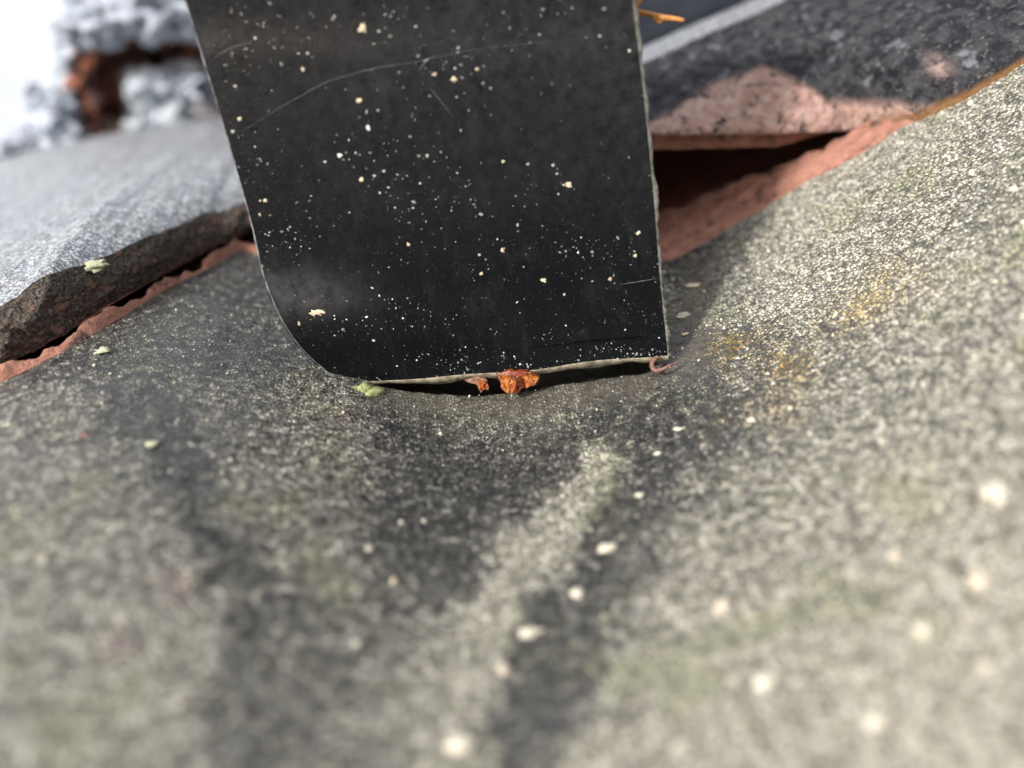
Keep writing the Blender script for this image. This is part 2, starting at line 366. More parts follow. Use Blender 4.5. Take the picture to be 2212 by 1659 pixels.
# underside and front lip of that tile
V = []; nx = 60
for x in np.linspace(-150, 150, nx):
    V += [(x, -80, float(F(x, -80))), (x, -81, float(F(x, -80)) - 9), (x, float(E(x)) + 85, float(F(x, E(x))) - 19)]
Fc = []
for i in range(nx - 1):
    a = i * 3; Fc += [(a, a + 1, a + 4, a + 3), (a + 1, a + 2, a + 5, a + 4)]
mesh('underside', V, Fc, M_CLAY, tile)

# ------------------------------------------------------------------ upper course, left tile
lt = empty('roof_tile', 'upper grey tile left of the strap with a crumbling reddish brown nose', 'roof tile', (-50, 90, 10))
def curve(pts, Yf):
    P = np.array([at_y(px, py, Yf(px) if callable(Yf) else Yf) for px, py in pts]); o = np.argsort(P[:, 0]); return P[o]
nbx = [(-200, 890), (0, 792), (130, 726), (250, 652), (400, 566), (540, 500), (700, 440)]
ntx = [(-200, 735), (0, 655), (110, 600), (200, 566), (330, 510), (440, 462), (540, 436), (700, 395)]
ncx = [(-300, 405), (0, 332), (150, 292), (300, 264), (470, 242), (700, 215)]
yN = lambda px: float(np.interp(px, [0, 130, 250, 400, 520], [p[1] for p in eL[1:]])) + 3.2
NB = curve(nbx, yN); NT_ = curve(ntx, lambda px: yN(px) + 2.2); NC = curve(ncx, 152)
xl = np.linspace(-96, -2, 420)
f = lambda C, k: np.interp(xl, C[:, 0], C[:, k], left=None)
def ext(C, k):
    r = np.interp(xl, C[:, 0], C[:, k]); s = (C[1, k] - C[0, k]) / (C[1, 0] - C[0, 0]); m = xl < C[0, 0]; r[m] = C[0, k] + s * (xl[m] - C[0, 0]); return r
nby, nbz, nty, ntz, ncy, ncz = ext(NB, 1), ext(NB, 2), ext(NT_, 1), ext(NT_, 2), ext(NC, 1), ext(NC, 2)
ntz = ntz + .35 * fbm(xl / 2.5, xl * 0, 44, 3)
u = np.linspace(0, 1, 60)[None, :]
Xa = xl[:, None] + 0 * u
Ya = nby[:, None] + (nty - nby)[:, None] * u; Za = nbz[:, None] + (ntz - nbz)[:, None] * u
ro = fbm(Xa / 1.5, Za / 1.5, 50, 4); Ya = Ya - .75 * ro * np.sin(np.clip(u, .0, 1) * math.pi) - 1.2 * np.sin(u * math.pi)
Za = Za + .3 * fbm(Xa / 1.2, Za / 1.2, 61, 3) * (1 - u)
mesh('crumbling_nose', np.stack([Xa, Ya, Za], -1), quads(*Xa.shape), M_NOSE, lt)
u = np.linspace(0, 1, 260)[None, :]; Xa = xl[:, None] + 0 * u
Ya = nty[:, None] + (ncy - nty)[:, None] * u ** 1.3
Za = ntz[:, None] + (ncz - ntz)[:, None] * u + 4.2 * np.sin(u * math.pi) * (1 - u) ** 1.5 + .12 * fbm(Xa / 1.8, Ya / 1.8, 71, 3)
Za = Za - 6 * smooth((u - .95) / .05)
mesh('glazed_face', np.stack([Xa, Ya, Za], -1), quads(*Xa.shape), M_TILE2, lt)
V = np.stack([np.stack([xl, nby, nbz], -1), np.stack([xl, nby + 6, nbz + .6], -1), np.stack([xl, ncy, ncz - 12], -1)], 1)
mesh('underside', V, quads(*V.shape[:2]), M_CLAY, lt)

# ------------------------------------------------------------------ upper course, right tile
rt = empty('roof_tile', 'upper tile right of the strap with a rounded black mottled nose and pink clay scar', 'roof tile', (50, 95, 10))
cA = on_tile(1985, 262); cB = on_tile(2212, 140)
NBr = np.array([at_y(1250, 300, 84), at_y(1400, 292, 84), at_y(1550, 290, 84), at_y(1700, 288, 84), at_y(1850, 281, 84.5), cA, on_tile(2100, 208), cB, on_tile(2330, 70)])
NBr = NBr[np.argsort(NBr[:, 0])]
ytop = lambda px: float(np.interp(px, [1300, 2300], [102, 108]))
NTr = curve([(1250, 185), (1380, 140), (1500, 85), (1620, 35), (1900, -90), (2300, -270)], ytop)
xr_ = np.linspace(-5, 120, 500)
def ext2(C, k):
    r = np.interp(xr_, C[:, 0], C[:, k])
    for (i, j, m) in ((0, 1, xr_ < C[0, 0]), (-1, -2, xr_ > C[-1, 0])):
        s = (C[j, k] - C[i, k]) / (C[j, 0] - C[i, 0]); r[m] = C[i, k] + s * (xr_[m] - C[i, 0])
    return r
by, bz, ty, tz = ext2(NBr, 1), ext2(NBr, 2), ext2(NTr, 1), ext2(NTr, 2)
by = np.where(xr_ > 70, np.interp(70, xr_, by), by)
u = np.linspace(0, 1, 110)[None, :]; Xa = xr_[:, None] + 0 * u
Ya = by[:, None] + (ty - by)[:, None] * (1 - np.cos(u * math.pi / 2)) ** .8; Za = bz[:, None] + (tz - bz)[:, None] * np.sin(u * math.pi / 2) ** .9
nz = fbm(Xa / 2.2, Za / 2.2, 80, 4); Ya = Ya - 1.0 * nz * np.sin(u * math.pi); Za = Za + .25 * fbm(Xa / 1.4, Ya / 1.4, 85, 3) * u
pxx = np.interp(Xa[:, 0], NBr[:, 0], [1250, 1400, 1550, 1700, 1850, 1985, 2100, 2212, 2330])
sc_h = np.interp(pxx, [1250, 1400, 1500, 1590, 1700, 1800, 1950, 2050], [.18, .16, .34, .44, .48, .16, .10, .0])[:, None]
scar = smooth((sc_h - u) / .10 + .5) * (sc_h > .02) + .62 * np.exp(-(((pxx[:, None] - 2060) / 22) ** 2 + ((u - .22) / .06) ** 2))
och = np.clip(smooth((.07 - u) / .06) * smooth((pxx[:, None] - 1830) / 150), 0, 1) * .9
mesh('rounded_nose', np.stack([Xa, Ya, Za], -1), quads(*Xa.shape), M_NOSER, rt, attrs={'scar': np.clip(scar, 0, 1), 'ochre': och})
# glazed top behind the nose
u = np.linspace(0, 1, 60)[None, :]; Xb = xr_[:, None] + 0 * u
Yb = ty[:, None] + u * 9; Zb = tz[:, None] - .3 * u - 5 * smooth((u - .9) / .1) + .06 * fbm(Xb / 2, Yb / 2, 90, 2)
mesh('glazed_face', np.stack([Xb, Yb, Zb], -1), quads(*Xb.shape), M_TILE2, rt)
# recessed clay rebate below the nose, and the dark soffit running back under it
u = np.linspace(0, 1, 30)[None, :]; Xc = xr_[:, None] + 0 * u
dz = np.interp(pxx, [1250, 1700, 1800, 1900], [2.6, 2.2, .8, .2])[:, None]
Yc = by[:, None] + np.minimum(u * 3.3, 1) * 1.6 + np.clip(u - .8, 0, 1) * 400 + .15 * fbm(Xc, u * 4, 95, 2); Zc = bz[:, None] + .25 - dz * np.clip((u - .3) / .5, 0, 1) + .1 * fbm(Xc / 1.3, u * 5, 97, 3)
mesh('rebate', np.stack([Xc, Yc, Zc], -1), quads(*Xc.shape), M_CLAY, rt)

V = []; Fc = []
for i, x in enumerate(np.linspace(-8, 120, 20)):
    z = float(np.interp(x, xr_, bz)); V += [(x, 152, z + 3), (x, 151, z - 30), (x, 157, z - 30), (x, 158, z + 3)]
for i in range(19): a = 4 * i; Fc += [(a, a + 4, a + 5, a + 1), (a + 1, a + 5, a + 6, a + 2), (a + 2, a + 6, a + 7, a + 3)]
mesh('gap_blocker', V, Fc, M_CLAY, rt)  # unseen wall added to keep sky light out of the gap

# ------------------------------------------------------------------ next course behind, right: dark clean nose
dk = empty('roof_tile', 'dark blue-black tile in the background above the right tile, beside the strap top', 'roof tile', (40, 128, 10))
xk = np.linspace(-30, 150, 60); u = np.linspace(0, 1, 30)[None, :]
zb_ = np.interp(xk, xr_, tz)
Xd = xk[:, None] + 0 * u; Yd = 113.5 + 10 * (1 - np.cos(u * math.pi / 2)) + 0 * Xd + .4 * fbm(Xd / 5, u * 2, 99, 2)
Zd = (zb_ - 3)[:, None] + 26 * np.sin(u * math.pi / 2)
mesh('nose', np.stack([Xd, Yd, Zd], -1), quads(*Xd.shape), M_DARKT, dk)
Yd2 = 123.5 + 60 * u + 0 * Xd; Zd2 = (zb_ + 23)[:, None] - 26 * u ** 2
mesh('top_face', np.stack([Xd, Yd2, Zd2], -1), quads(*Xd.shape), M_DARKT, dk)

# ------------------------------------------------------------------ next course behind, left: broken hollow tile end under lichen
bt = empty('broken_roof_tile', 'blurred broken tile end in the background with a red hollow and grey lichen crust', 'roof tile', tuple(at_y(300, 260, 158)))
gx = np.linspace(120, 760, 130); gy = np.linspace(300, -110, 110)
GX, GY = np.meshgrid(gx, gy, indexing='ij')
jx = GX + 14 * fbm(GX / 50, GY / 50, 101, 3); jy = GY + 14 * fbm(GX / 50, GY / 50, 107, 3)
hol = smooth((jx - 205) / 26) * smooth((jy - 60) / 30) * smooth((262 - jy) / 20)
inner = smooth((jx - 255) / 30) * smooth((jy - 122) / 24)
dY = 7 * hol * (1 - inner) + 3 * inner * hol
rim = np.clip(smooth((jx - 140) / 20) * smooth((jy - 30) / 26) * (1 - inner), 0, 1)
V = np.array([at_y(a, b, 156 + d + 1.2 * n) for a, b, d, n in zip(GX.ravel(), GY.ravel(), dY.ravel(), fbm(GX / 30, GY / 30, 110, 3).ravel())])
def broken_mat():
    t = NT('broken_clay_with_crust'); n1 = t.noise(.25, 4, .65); n2 = t.noise(.9, 3, .6, 4)
    cl = t.mix(t.ramp(n1, .42, .60), (.035, .022, .02), (.32, .125, .08))
    cr = t.mix(t.ramp(n2, .36, .6), (.30, .33, .38), (.54, .59, .66))
    return t.out(t.mix(t.attr('clay'), cr, cl), .85, t.bump(t.math('ADD', n1, n2), .8, .9), .3)
M_BROKEN = broken_mat()
mesh('broken_end', V, quads(*GX.shape), M_BROKEN, bt, attrs={'clay': rim})
# body behind the broken end
c4 = [at_y(120, 300, 157), at_y(760, 200, 157), at_y(760, -110, 157), at_y(175, -110, 157)]
V = [tuple(c) for c in c4] + [(c[0], 200, c[2] - 6) for c in c4]
mesh('body', V, [(0, 1, 5, 4), (1, 2, 6, 5), (2, 3, 7, 6), (3, 0, 4, 7), (4, 5, 6, 7)], M_CLAY, bt, flat=True)
def lump(c, r, seed, sub=3, amp=.35, freq=1.6, sq=(1, 1, 1)):
    import bmesh
    bm = bmesh.new(); bmesh.ops.create_icosphere(bm, subdivisions=sub, radius=1)
    V = np.array([v.co[:] for v in bm.verts]); Fs = [[v.index for v in f.verts] for f in bm.faces]; bm.free()
    n = fbm(V[:, 0] * freq + seed, V[:, 1] * freq + V[:, 2] * freq * 1.3 + seed * 3.1, 120, 3)
    V = V * (1 + amp * n)[:, None] * np.array(sq) * r + np.array(c)
    return V, np.array(Fs)
for i, (px, py, r) in enumerate([(190, 55, 5.2), (250, 15, 6), (330, 5, 6.5), (410, 10, 6), (415, 60, 2.6), (480, 20, 6), 
                                 (125, 235, 3.0), (120, 262, 3.3), (95, 215, 2.2), (65, 190, 1.5), (100, 290, 3.8), (55, 300, 3.2), (150, 300, 3.6), (25, 325, 2.8), (345, 180, 3.6), (420, 185, 4)]):
    V, Fs = lump(at_y(px, py, 154 if i < 14 else 159), r * .75, i * 5.7 + 2, 4, .8, 3.0, (1.2, .8, .75))
    mesh('lichen_crust', V, Fs, M_CRUST, bt)

# ------------------------------------------------------------------ black metal strap
strap = empty('metal_strap', 'broad black painted metal strap speckled with pale splashes, standing against the tiles', 'metal strap', tuple(at_depth(1090, 800, 72)))
LPX = [(215, -650), (315, -300), (400, 0), (440, 130), (482, 268), (522, 405), (549, 505), (568, 585), (600, 662), (642, 728), (690, 783), (745, 832)]
RPX = [(1297, -650), (1335, -300), (1367, 0), (1383, 130), (1398, 268), (1411, 405), (1419, 505), (1425, 585), (1431, 650), (1436, 695), (1440, 733), (1443, 768)]
LD = [53, 58, 62, 63.4, 65.0, 66.6, 67.7, 68.8, 70.2, 71.6, 72.7, 73.4]
RD = [53, 58, 62, 63.4, 65.0, 66.6, 67.7, 68.4, 69.0, 69.5, 69.9, 70.2]
LP = np.array([at_depth(a, b, d) for (a, b), d in zip(LPX, LD)]); RP = np.array([at_depth(a, b, d) for (a, b), d in zip(RPX, RD)])
def resample(P, n):
    # Catmull-Rom through the stations
    t = np.linspace(0, len(P) - 1, n); i = np.clip(t.astype(int), 0, len(P) - 2); f_ = (t - i)[:, None]
    p0 = P[np.clip(i - 1, 0, None)]; p1 = P[i]; p2 = P[i + 1]; p3 = P[np.clip(i + 2, None, len(P) - 1)]
    return .5 * (2 * p1 + (p2 - p0) * f_ + (2 * p0 - 5 * p1 + 4 * p2 - p3) * f_ ** 2 + (3 * p1 - p0 - 3 * p2 + p3) * f_ ** 3)
NR, NCc = 200, 90
LS, RS = resample(LP, NR), resample(RP, NR)
def strap_pt(t, s):
    """t 0 top .. 1 bottom, s 0 left .. 1 right on the front face"""
    t = np.asarray(t, float); s = np.asarray(s, float); k = np.clip(t, 0, 1) * (NR - 1); i = np.clip(k.astype(int), 0, NR - 2); f_ = (k - i)[..., None]
    l = LS[i] * (1 - f_) + LS[i + 1] * f_; r = RS[i] * (1 - f_) + RS[i + 1] * f_
    p = l * (1 - s[..., None]) + r * s[..., None]
    bow = np.sin(np.clip(s, 0, 1) * math.pi) * .25
    p[..., 1] -= bow + .9 * smooth((t - .55) / .3) * (1 - smooth((t - .8) / .2)) * (1 - s) ** 2
    end = smooth((t - .93) / .07)
    p[..., 2] += end * (.10 * np.sin(s * 9.5) + .10 * np.sin(s * 17 + 1))
    return p
tt = np.linspace(0, 1, NR); ss = np.linspace(0, 1, NCc); TG, SG = np.meshgrid(tt, ss, indexing='ij')
FR = strap_pt(TG, SG)
BK = FR + np.stack([-.9 * smooth((TG - .6) / .3) * (1 - SG) ** 2 - .05, 1.5 + 0 * TG, .15 - .5 * smooth((TG - .8) / .2)], -1)
film_sheen = np.clip(.03 + .42 * smooth((.66 - TG) / .5) * (.45 + .55 * SG) + 1.0 * np.exp(-((TG - .69) / .055) ** 2 - ((SG - .05) / .17) ** 2), 0, 1)  # sheen painted in: greyer upper part and a highlight at lower left
mesh('front_face', FR, quads(NR, NCc)[:, ::-1], M_PAINT, strap, attrs={'film_sheen': film_sheen})
# sides and back as one skin
V = []; Fc = []
for i in range(NR): V += [FR[i, 0], BK[i, 0], FR[i, -1], BK[i, -1]]
for i in range(NR - 1):
    a = 4 * i; Fc += [(a, a + 1, a + 5, a + 4), (a + 2, a + 6, a + 7, a + 3), (a + 1, a + 3, a + 7, a + 5)]
mesh('back_and_sides', V, Fc, M_PAINT, strap, attrs={'film_sheen': np.full(len(V), .25)})
# unseen plate added behind the strap to keep the gap below it dark
fz = strap_pt(np.full(12, .965), np.linspace(.06, .93, 12)); V = []; Fc = []
for p in fz: V += [p + (0, .3, 0), (p[0], 88, p[2] + 2.0), (p[0], 88, p[2] + 3.5), p + (0, .3, 1.5)]
for i in range(11): a = 4 * i; Fc += [(a, a + 1, a + 5, a + 4), (a + 1, a + 2, a + 6, a + 5), (a + 2, a + 3, a + 7, a + 6)]
mesh('shade_plate', V, Fc, M_PAINT, strap, attrs={'film_sheen': np.zeros(len(V))})
# worn, lighter cut edges: bottom end and right-hand arris
V = []; Fc = []
for j in range(NCc):
    w = .95 + .5 * fbm(ss[j] * 14, .3, 130, 2) * 1.0 + .3 * math.sin(ss[j] * math.pi)
    p = FR[-1, j]; V += [p + (0, -.03, .10), p + (0, -.02, -max(.15, .42 * w)), p + (0, 1.4, -.25)]
for j in range(NCc - 1): a = 3 * j; Fc += [(a, a + 1, a + 4, a + 3), (a + 1, a + 2, a + 5, a + 4)]
mesh('worn_end', V, Fc, M_EDGE, strap)
V = []; Fc = []
for i in range(NR):
    w = .24 + .16 * float(fbm(tt[i] * 45, .7, 131, 4)); p = FR[i, -1]
    V += [p + (-.04, -.05, 0), p + (w, .05, 0), p + (w, 1.2, 0)]
for i in range(NR - 1): a = 3 * i; Fc += [(a, a + 1, a + 4, a + 3), (a + 1, a + 2, a + 5, a + 4)]
M_ARRIS = simple('dusty_arris', (.30, .28, .24), (.11, .105, .10), 1.8, .6, .12)
mesh('worn_arris', V, Fc, M_ARRIS, strap)
V = []; Fc = []
for i in range(NR):
    w = .02 + .11 * max(0, float(fbm(tt[i] * 55, .2, 133, 4))); p = FR[i, 0]
    V += [p + (.05, -.05, 0), p + (-abs(w), -.02, 0), p + (-abs(w), .3, 0)]
for i in range(NR - 1): a = 3 * i; Fc += [(a, a + 3, a + 4, a + 1), (a + 1, a + 4, a + 5, a + 2)]
M_ARRISL = simple('grey_arris', (.22, .23, .25), (.05, .05, .055), 2.0, .6, .12)
mesh('worn_arris', V, Fc, M_ARRISL, strap)

def t_of(py):   # station of a pixel row on the strap (mean of both edges)
    rows = [(a[1] + b[1]) / 2 for a, b in zip(LPX, RPX)]; return float(np.interp(py, rows, np.linspace(0, 1, len(rows))))
def st_of(px, py):
    t = t_of(py); 
    for _ in range(8):
        k = t * (len(LPX) - 1); i = min(int(k), len(LPX) - 2); f_ = k - i
        lx = LPX[i][0] * (1 - f_) + LPX[i + 1][0] * f_; ly = LPX[i][1] * (1 - f_) + LPX[i + 1][1] * f_
        rx = RPX[i][0] * (1 - f_) + RPX[i + 1][0] * f_; ry = RPX[i][1] * (1 - f_) + RPX[i + 1][1] * f_
        s = (px - lx) / (rx - lx); yy = ly * (1 - s) + ry * s
        t += (py - yy) / 1600
    return t, s
def blob(center, n_, r, e, k, rag, lift):
    """low domed splash mark lying on the face: fan of k points"""
    ta = np.cross(n_, [0, 0, 1.0]); ta /= np.linalg.norm(ta); tb = np.cross(n_, ta)
    a0 = random.random() * 6.28; rot = random.random() * 3.14; V = [center + n_ * lift]
    for i in range(k):
        a = a0 + 6.2832 * i / k; rr = r * (1 + rag * random.uniform(-1, 1)); x = math.cos(a) * rr * e; y = math.sin(a) * rr
        c, s_ = math.cos(rot), math.sin(rot); V.append(center + n_ * .012 + ta * (x * c - y * s_) + tb * (x * s_ + y * c))
    return V, [(0, 1 + i, 1 + (i + 1) % k) for i in range(k)]
def fan3(center, n_, r, lift):
    """splash mark with three short tails"""
    ta = np.cross(n_, [0, 0, 1.0]); ta /= np.linalg.norm(ta); tb = np.cross(n_, ta)
    if tb[2] < 0: tb = -tb
    V = [center + n_ * lift]; L = []
    base = math.pi / 2 + random.uniform(-.35, .35)
    for da, l in ((-2.6, .45), (-1.05, 1.35), (-.55, .4), (0, 1.15), (.55, .4), (1.05, 1.3), (2.6, .45)):
        a = base + da; rr = r * l * random.uniform(.8, 1.2); V.append(center + n_ * .012 + ta * math.cos(a) * rr + tb * math.sin(a) * rr)
    k = len(V) - 1; return V, [(0, 1 + i, 1 + (i + 1) % k) for i in range(k)]
def normal_at(t, s):
    a = strap_pt(np.array(t), np.array(s)); b = strap_pt(np.array(t + .004), np.array(s)); c = strap_pt(np.array(t), np.array(s + .01))
    n = np.cross(b - a, c - a); n /= np.linalg.norm(n); return a, (n if n[1] < 0 else -n)
V = []; Fc = []; Vd = []; Fd = []
tmin = t_of(-40)
for i in range(3600):
    t = random.uniform(tmin, .995); s = random.random()
    if t < .55 and random.random() < .55 * s: continue
    if random.random() > .12 + 1.1 * max(0, .38 + float(fbm(t * 11, s * 5, 140, 3))) ** 2: continue
    c, n_ = normal_at(t, s)
    r = .026 * math.exp(random.gauss(0, .62)); r = min(r, .16) * (1.25 if t < .5 else .9)
    if t < .55 and r > .05 and random.random() < .7: v, f_ = fan3(c, n_, r * 1.7, .03)
    else: v, f_ = blob(c, n_, r, random.uniform(1, 1.8), 7, .3, .25 * r + .01)
    tv, tf = (V, Fc) if random.random() < .45 else (Vd, Fd)
    o = len(tv); tv += list(v); tf += [tuple(q + o for q in w) for w in f_]
M_DIM = simple('grey_dust_speck', (.26, .26, .25), (.12, .12, .12), 3, .7, .05)
dm = mesh('dust_specks', Vd, Fd, M_DIM, strap); dm['kind'] = 'stuff'
sp = mesh('splash_specks', V, Fc, M_SPECK, strap); sp['kind'] = 'stuff'
for px, py, r, e in [(782, 48, .42, 1.3), (775, 216, .24, 1.2), (518, 258, .2, 1.1), (780, 385, .24, 1.1), (1228, 398, .3, 1.5), (1086, 537, .2, 1.2), (1175, 602, .34, 1), (1036, 546, .17, 1),
                     (882, 524, .18, 1.1), (1378, 503, .22, 1.3), (1372, 550, .2, 1.1), (685, 668, .36, 2.6), (650, 690, .17, 1.5), (1117, 482, .13, 1), (1030, 150, .18, 1.2), (1085, 345, .16, 1.2),
                     (1318, 600, .2, 1.2), (980, 170, .3, 1.1), (938, 160, .2, 1), (655, 150, .22, .8), (1040, 588, .16, 1.1), (1220, 632, .14, 1), (572, 430, .25, .6), (560, 460, .2, .6)]:
    t, s = st_of(px, py); c, n_ = normal_at(t, s); v, f_ = blob(c, n_, r * .72, e, 14, .5, .12)
    mesh('dirt_crumb', v, f_, M_CRUMB if r > .15 else M_SPECK, strap)
# hairline scratches
def hairline(pts, w):
    P = [];
    for i, (px, py) in enumerate(pts): P.append((px, py))
    V = []; Fc = []; n = 24
    Q = np.array(P, float); k = np.linspace(0, len(Q) - 1, n); X = np.interp(k, range(len(Q)), Q[:, 0]); Y = np.interp(k, range(len(Q)), Q[:, 1])
    for i in range(n):
        t, s = st_of(X[i], Y[i]); c, n_ = normal_at(t, s); d = np.array([.5, 0, .8]); ww = w * (.35 + .65 * math.sin(math.pi * min(max(i / (n - 1), .08), .92)))
        j = max(i - 1, 0); tx = X[min(i + 1, n - 1)] - X[j]; ty_ = Y[min(i + 1, n - 1)] - Y[j]; L = math.hypot(tx, ty_); d = (-ty_ / L) * RC - (tx / L) * UC
        V += [c + n_ * .012 + d * ww, c + n_ * .03, c + n_ * .012 - d * ww]
    for i in range(n - 1): a = 3 * i; Fc += [(a, a + 1, a + 4, a + 3), (a + 1, a + 2, a + 5, a + 4)]
    mesh('scratch', V, Fc, M_SCRATCH, strap)
hairline([(520, 285), (600, 235), (700, 178), (800, 148), (900, 132), (1020, 104), (1180, 84)], .026)
hairline([(905, 152), (918, 132), (940, 117)], .04)
hairline([(928, 188), (950, 215), (978, 250)], .03)
hairline([(1340, 612), (1380, 606), (1420, 600)], .035)
hairline([(455, 130), (500, 100), (545, 85)], .03)

# ------------------------------------------------------------------ debris and grit
def leaf(cpx, cpy, d, pts, mat, thick, parent, name, seed):
    random.seed(seed); R0 = np.array([at_depth(px, py, d + dd) for px, py, dd in pts]); c = R0.mean(0); n = len(R0)
    ring = []
    for k in range(3 * n):                                   # finer outline with nicks
        i, f_ = divmod(k, 3); p = R0[i] * (1 - f_ / 3) + R0[(i + 1) % n] * f_ / 3; ring.append(p + np.array([random.uniform(-.1, .1), 0, random.uniform(-.1, .1)]))
    ring = np.array(ring); n = len(ring); V = []
    for q in (1.0, .72, .4):
        for p in ring: V.append(c + (p - c) * q + np.array([random.uniform(-.06, .06), random.uniform(-.28, .22) * (q < 1), random.uniform(-.06, .06)]))
    V.append(c + np.array([0, -.2, .05])); V += [p + np.array([0, thick, -.05]) for p in ring]
    Fc = []
    for r_ in range(2): Fc += [(r_ * n + i, r_ * n + (i + 1) % n, (r_ + 1) * n + (i + 1) % n, (r_ + 1) * n + i) for i in range(n)]
    Fc += [(2 * n + i, 2 * n + (i + 1) % n, 3 * n) for i in range(n)] + [(i, 3 * n + 1 + i, 3 * n + 1 + (i + 1) % n, (i + 1) % n) for i in range(n)] + [tuple(range(4 * n, 3 * n, -1))]
    return mesh(name, V, Fc, mat, parent, flat=True)
amber = empty('dry_leaf', 'crumpled amber orange leaf fragment wedged under the bottom edge of the strap', 'leaf', tuple(at_depth(1100, 840, 71.5)))
leaf(0, 0, 71.0, [(1072, 806, .6), (1105, 800, .2), (1140, 802, 0), (1165, 812, .2), (1160, 832, -.3), (1130, 838, -.6), (1112, 850, -.6), (1092, 842, -.3), (1080, 826, .1)], M_AMBER, .5, amber, 'crumpled_blade', 1)
leaf(0, 0, 70.7, [(1078, 816, .2), (1098, 814, -.1), (1116, 826, -.3), (1112, 848, -.4), (1094, 850, -.4), (1084, 836, 0)], M_AMBERL, .4, amber, 'folded_flap', 2)
leaf(0, 0, 70.6, [(1130, 816, 0), (1150, 810, 0), (1163, 818, -.1), (1156, 830, -.3), (1136, 836, -.3)], M_AMBERL, .3, amber, 'folded_flap', 3)
lf2 = empty('dry_leaf', 'small reddish leaf shred left of the amber fragment under the strap', 'leaf', tuple(at_depth(1035, 842, 71.5)))
leaf(0, 0, 71.4, [(1000, 818, 1), (1030, 812, .6), (1052, 820, .2), (1054, 842, -.1), (1036, 846, -.1), (1030, 832, .2)], M_ROOT, .4, lf2, 'shred', 4)
leaf(0, 0, 71.1, [(1032, 826, .1), (1050, 824, 0), (1054, 840, -.1), (1036, 844, -.1)], M_AMBERL, .3, lf2, 'pale_tip', 5)
ms = empty('moss_sprig', 'small yellow-green moss sprig under the left bottom corner of the strap', 'moss', tuple(at_depth(790, 850, 73)))
for i, (px, py, r) in enumerate([(768, 846, .5), (785, 842, .55), (800, 850, .6), (812, 846, .45), (790, 853, .45)]):
    V, Fs = lump(at_depth(px, py, 71.6), r * 1.3, i * 3.3, 2, .5, 2.5, (1.4, .8, .7)); mesh('tuft', V, Fs, M_GREEN, ms)
def tube(pts, rads, k=8):
    P = resample(np.array(pts, float), len(pts) * 6); R = np.interp(np.linspace(0, 1, len(P)), np.linspace(0, 1, len(rads)), rads); V = []; Fc = []
    for i, p in enumerate(P):
        t = P[min(i + 1, len(P) - 1)] - P[max(i - 1, 0)]; t /= np.linalg.norm(t); a = np.cross(t, [.3, .2, .93]); a /= np.linalg.norm(a); b = np.cross(t, a)
        rr = R[i] * (1 + .25 * math.sin(i * 2.3) * random.random())
        for j in range(k): an = 6.2832 * j / k; V.append(p + rr * (math.cos(an) * a + math.sin(an) * b))
    for i in range(len(P) - 1):
        for j in range(k): Fc.append((i * k + j, i * k + (j + 1) % k, (i + 1) * k + (j + 1) % k, (i + 1) * k + j))
    Fc += [tuple(range(k))[::-1], tuple(range((len(P) - 1) * k, len(P) * k))]
    return V, Fc
V, Fc = tube([at_depth(px, py, d) for px, py, d in [(1425, 772, 70.2), (1412, 778, 69.8), (1408, 790, 69.6), (1416, 800, 69.4), (1430, 798, 69.3), (1446, 790, 69.5), (1462, 782, 69.9)]], [.14, .2, .22, .18, .16, .14, .08])
tag(mesh('rootlet', V, Fc, M_ROOT), 'tiny curled brown rootlet at the right bottom corner of the strap', 'rootlet')
tw = empty('dry_twig', 'thin orange dry twig poking out behind the right edge of the strap top', 'twig', tuple(at_depth(1372, 25, 66)))
V, Fc = tube([at_depth(px, py, d) for px, py, d in [(1362, 24, 66.5), (1380, 27, 66), (1405, 31, 65.5), (1430, 38, 65), (1452, 40, 64.8), (1478, 44, 64.5)]], [.3, .28, .2, .28, .2, .16]); mesh('stalk', V, Fc, M_TWIG, tw)
V, Fc = tube([at_depth(px, py, d) for px, py, d in [(1368, 24, 66.3), (1378, 8, 66), (1388, -10, 65.8), (1396, -26, 65.5)]], [.24, .18, .14, .1]); mesh('stalk', V, Fc, M_TWIG, tw)
V, Fc = tube([at_depth(px, py, d) for px, py, d in [(1412, 33, 65.4), (1420, 44, 65.2), (1428, 49, 65.1)]], [.22, .2, .08]); mesh('stalk', V, Fc, M_TWIG, tw)

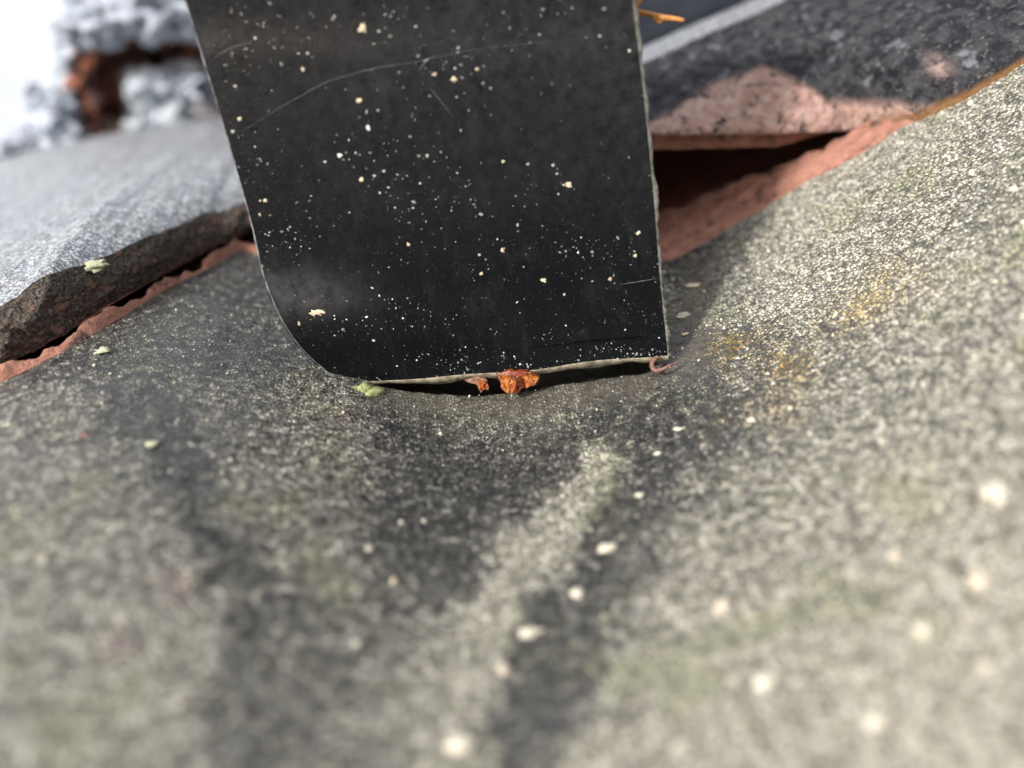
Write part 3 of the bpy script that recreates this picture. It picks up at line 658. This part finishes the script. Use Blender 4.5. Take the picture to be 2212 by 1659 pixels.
def grain(px, py, r, sq, mat, name, label, cat, rot=0.0, lift=.35, on=None):
    c = on if on is not None else on_tile(px, py) + np.array([0, 0, r * sq[2] * lift])
    V, Fs = lump((0, 0, 0), r, px * .37 + py * .11, 3, .5, 1.7, (sq[0], sq[1], sq[2] * .5))
    cs, sn = math.cos(rot), math.sin(rot); V = np.stack([V[:, 0] * cs - V[:, 1] * sn, V[:, 0] * sn + V[:, 1] * cs, V[:, 2]], 1) + c
    return tag(mesh(name, V, Fs, mat, None, tuple(c - np.array([0, 0, r * sq[2] * .5]))), label, cat)
GR = [(992, 1607, .80, (1.2, .8, .6), M_GRIT, 'largest cream grit grain, blurred at the bottom edge of the picture'),
      (1142, 1368, .66, (1.3, .7, .5), M_GRIT, 'elongated white grit grain in the dark streak, above the largest grain'),
      (1248, 1283, .46, (1, .9, .6), M_GRIT, 'round white grit grain just above the elongated grain in the dark streak'),
      (1310, 1187, .52, (1.1, .9, .6), M_GRIT, 'bright round grit grain topmost in the dark streak'),
      (1086, 1446, .42, (1, .9, .5), M_GRITP, 'dull grey grit grain below the elongated white grain'),
      (2150, 1065, .95, (1.1, .9, .6), M_GRIT, 'big blurred tan grain near the right edge of the picture'),
      (2115, 1256, .62, (1, .9, .6), M_GRITP, 'blurred beige grain below the big tan grain at right'),
      (1650, 1475, .58, (1, 1, .6), M_GRIT, 'blurred cream grain alone in the pale lower right area'),
      (1562, 1308, .55, (1.2, .8, .5), M_GRITP, 'blurred beige oval grain right of the dark streak'),
      (795, 1187, .32, (1.3, .8, .5), M_GRIT, 'small white oval grain in the dark washed hollow'),
      (866, 1128, .22, (1.1, .8, .5), M_GRIT, 'tiny white grain above the small oval grain in the dark hollow'),
      (1468, 927, .44, (1.5, .6, .4), M_GRIT, 'flat white flake lying right of the dark hollow below the strap corner'),
      (1425, 980, .38, (1.4, .6, .4), M_GRIT, 'second white flake, just below the flat flake near the strap corner'),
      (1382, 1070, .32, (1.2, .8, .5), M_GRIT, 'small white grain below the two flakes'),
      (850, 1256, .28, (1, 1, .5), M_CRUMB, 'small brownish grain below the white oval grain'),
      (325, 960, .50, (1.4, .7, .4), M_LICH, 'pale oval lichen fleck on the left part of the big tile'),
      (222, 760, .75, (1.2, .7, .6), M_LICH, 'pale greenish lichen chunk below the red clay ridge at left'),
      (385, 1520, .34, (1.2, .8, .5), M_GRIT, 'small bright white grain low in the left part of the tile'),
      (183, 940, .28, (1.2, .9, .5), M_CLAY, 'tiny red clay crumb on the left part of the tile'),
      (768, 1392, .36, (1, .9, .5), M_GRIT, 'cream grain in the dark area left of the pale streak'),
      (1500, 618, .62, (1.3, .8, .4), M_CRUMB, 'blurred tan crumb on the shaded tile right of the strap'),
      (1475, 682, .60, (1.4, .8, .4), M_GRITP, 'blurred dull beige crumb beside the lower right edge of the strap'),
      (1480, 722, .34, (1.2, .8, .4), M_CRUMB, 'small cream crumb below the dull beige crumb beside the strap'),
      (1890, 1560, .55, (1, 1, .6), M_GRIT, 'blurred cream grain near the bottom right of the picture'),
      (1930, 1200, .50, (1, 1, .6), M_GRITP, 'blurred beige grain in the middle of the pale right flank'),
      (2000, 300, .0, (1, 1, 1), M_GRIT, '')]
for px, py, r, sq, m, lab in GR:
    if r: grain(px, py, r * .88, sq, m, 'lichen_fleck' if m is M_LICH else 'grit_grain', lab, 'lichen' if m is M_LICH else 'grit', rot=random.uniform(-.5, .5))
p = at_y(207, 574, yN(207) + 1.0)
grain(207, 574, 1.15, (1.1, .5, 1.0), M_LICH, 'lichen_fleck', 'pale lichen flake stuck on the crumbling brown nose at left', 'lichen', on=p)
# loose sand on the pan: too fine to count
V = []; Fc = []
oc = np.array([(0, 0, 1), (1, 0, 0), (-.5, .87, 0), (-.5, -.87, 0), (0, 0, -.5)]); of = [(0, 1, 2), (0, 2, 3), (0, 3, 1), (4, 2, 1), (4, 3, 2), (4, 1, 3)]
sx = RNG.uniform(-45, 60, 9000); sy = RNG.uniform(8, 80, 9000); sd = dust_shade_at(sx, sy)
keep = (RNG.random(9000) < np.clip(.15 + sd * .8, 0, 1)) & (sy < E(sx) - .5)
for x, y in zip(sx[keep], sy[keep]):
    r = .06 * math.exp(random.gauss(0, .6)) * (1.5 if x > 18 else 1); a = random.random() * 6.28; o = len(V); c = np.array([x, y, float(F(x, y)) + .03])
    ca, sa = math.cos(a) * r * random.uniform(.8, 1.5), math.sin(a) * r
    V += [c + np.array([q[0] * ca - q[1] * sa, q[0] * sa + q[1] * ca, q[2] * r * .8]) for q in oc]; Fc += [tuple(k + o for k in w) for w in of]
sd_ = mesh('fine_sand', V, Fc, M_GRIT, None, (0, 40, 0)); tag(sd_, 'fine pale sand grains scattered over the big foreground tile', 'sand'); sd_['kind'] = 'stuff'

for o in list(bpy.data.objects):
    if '_o' in o: del o['_o']
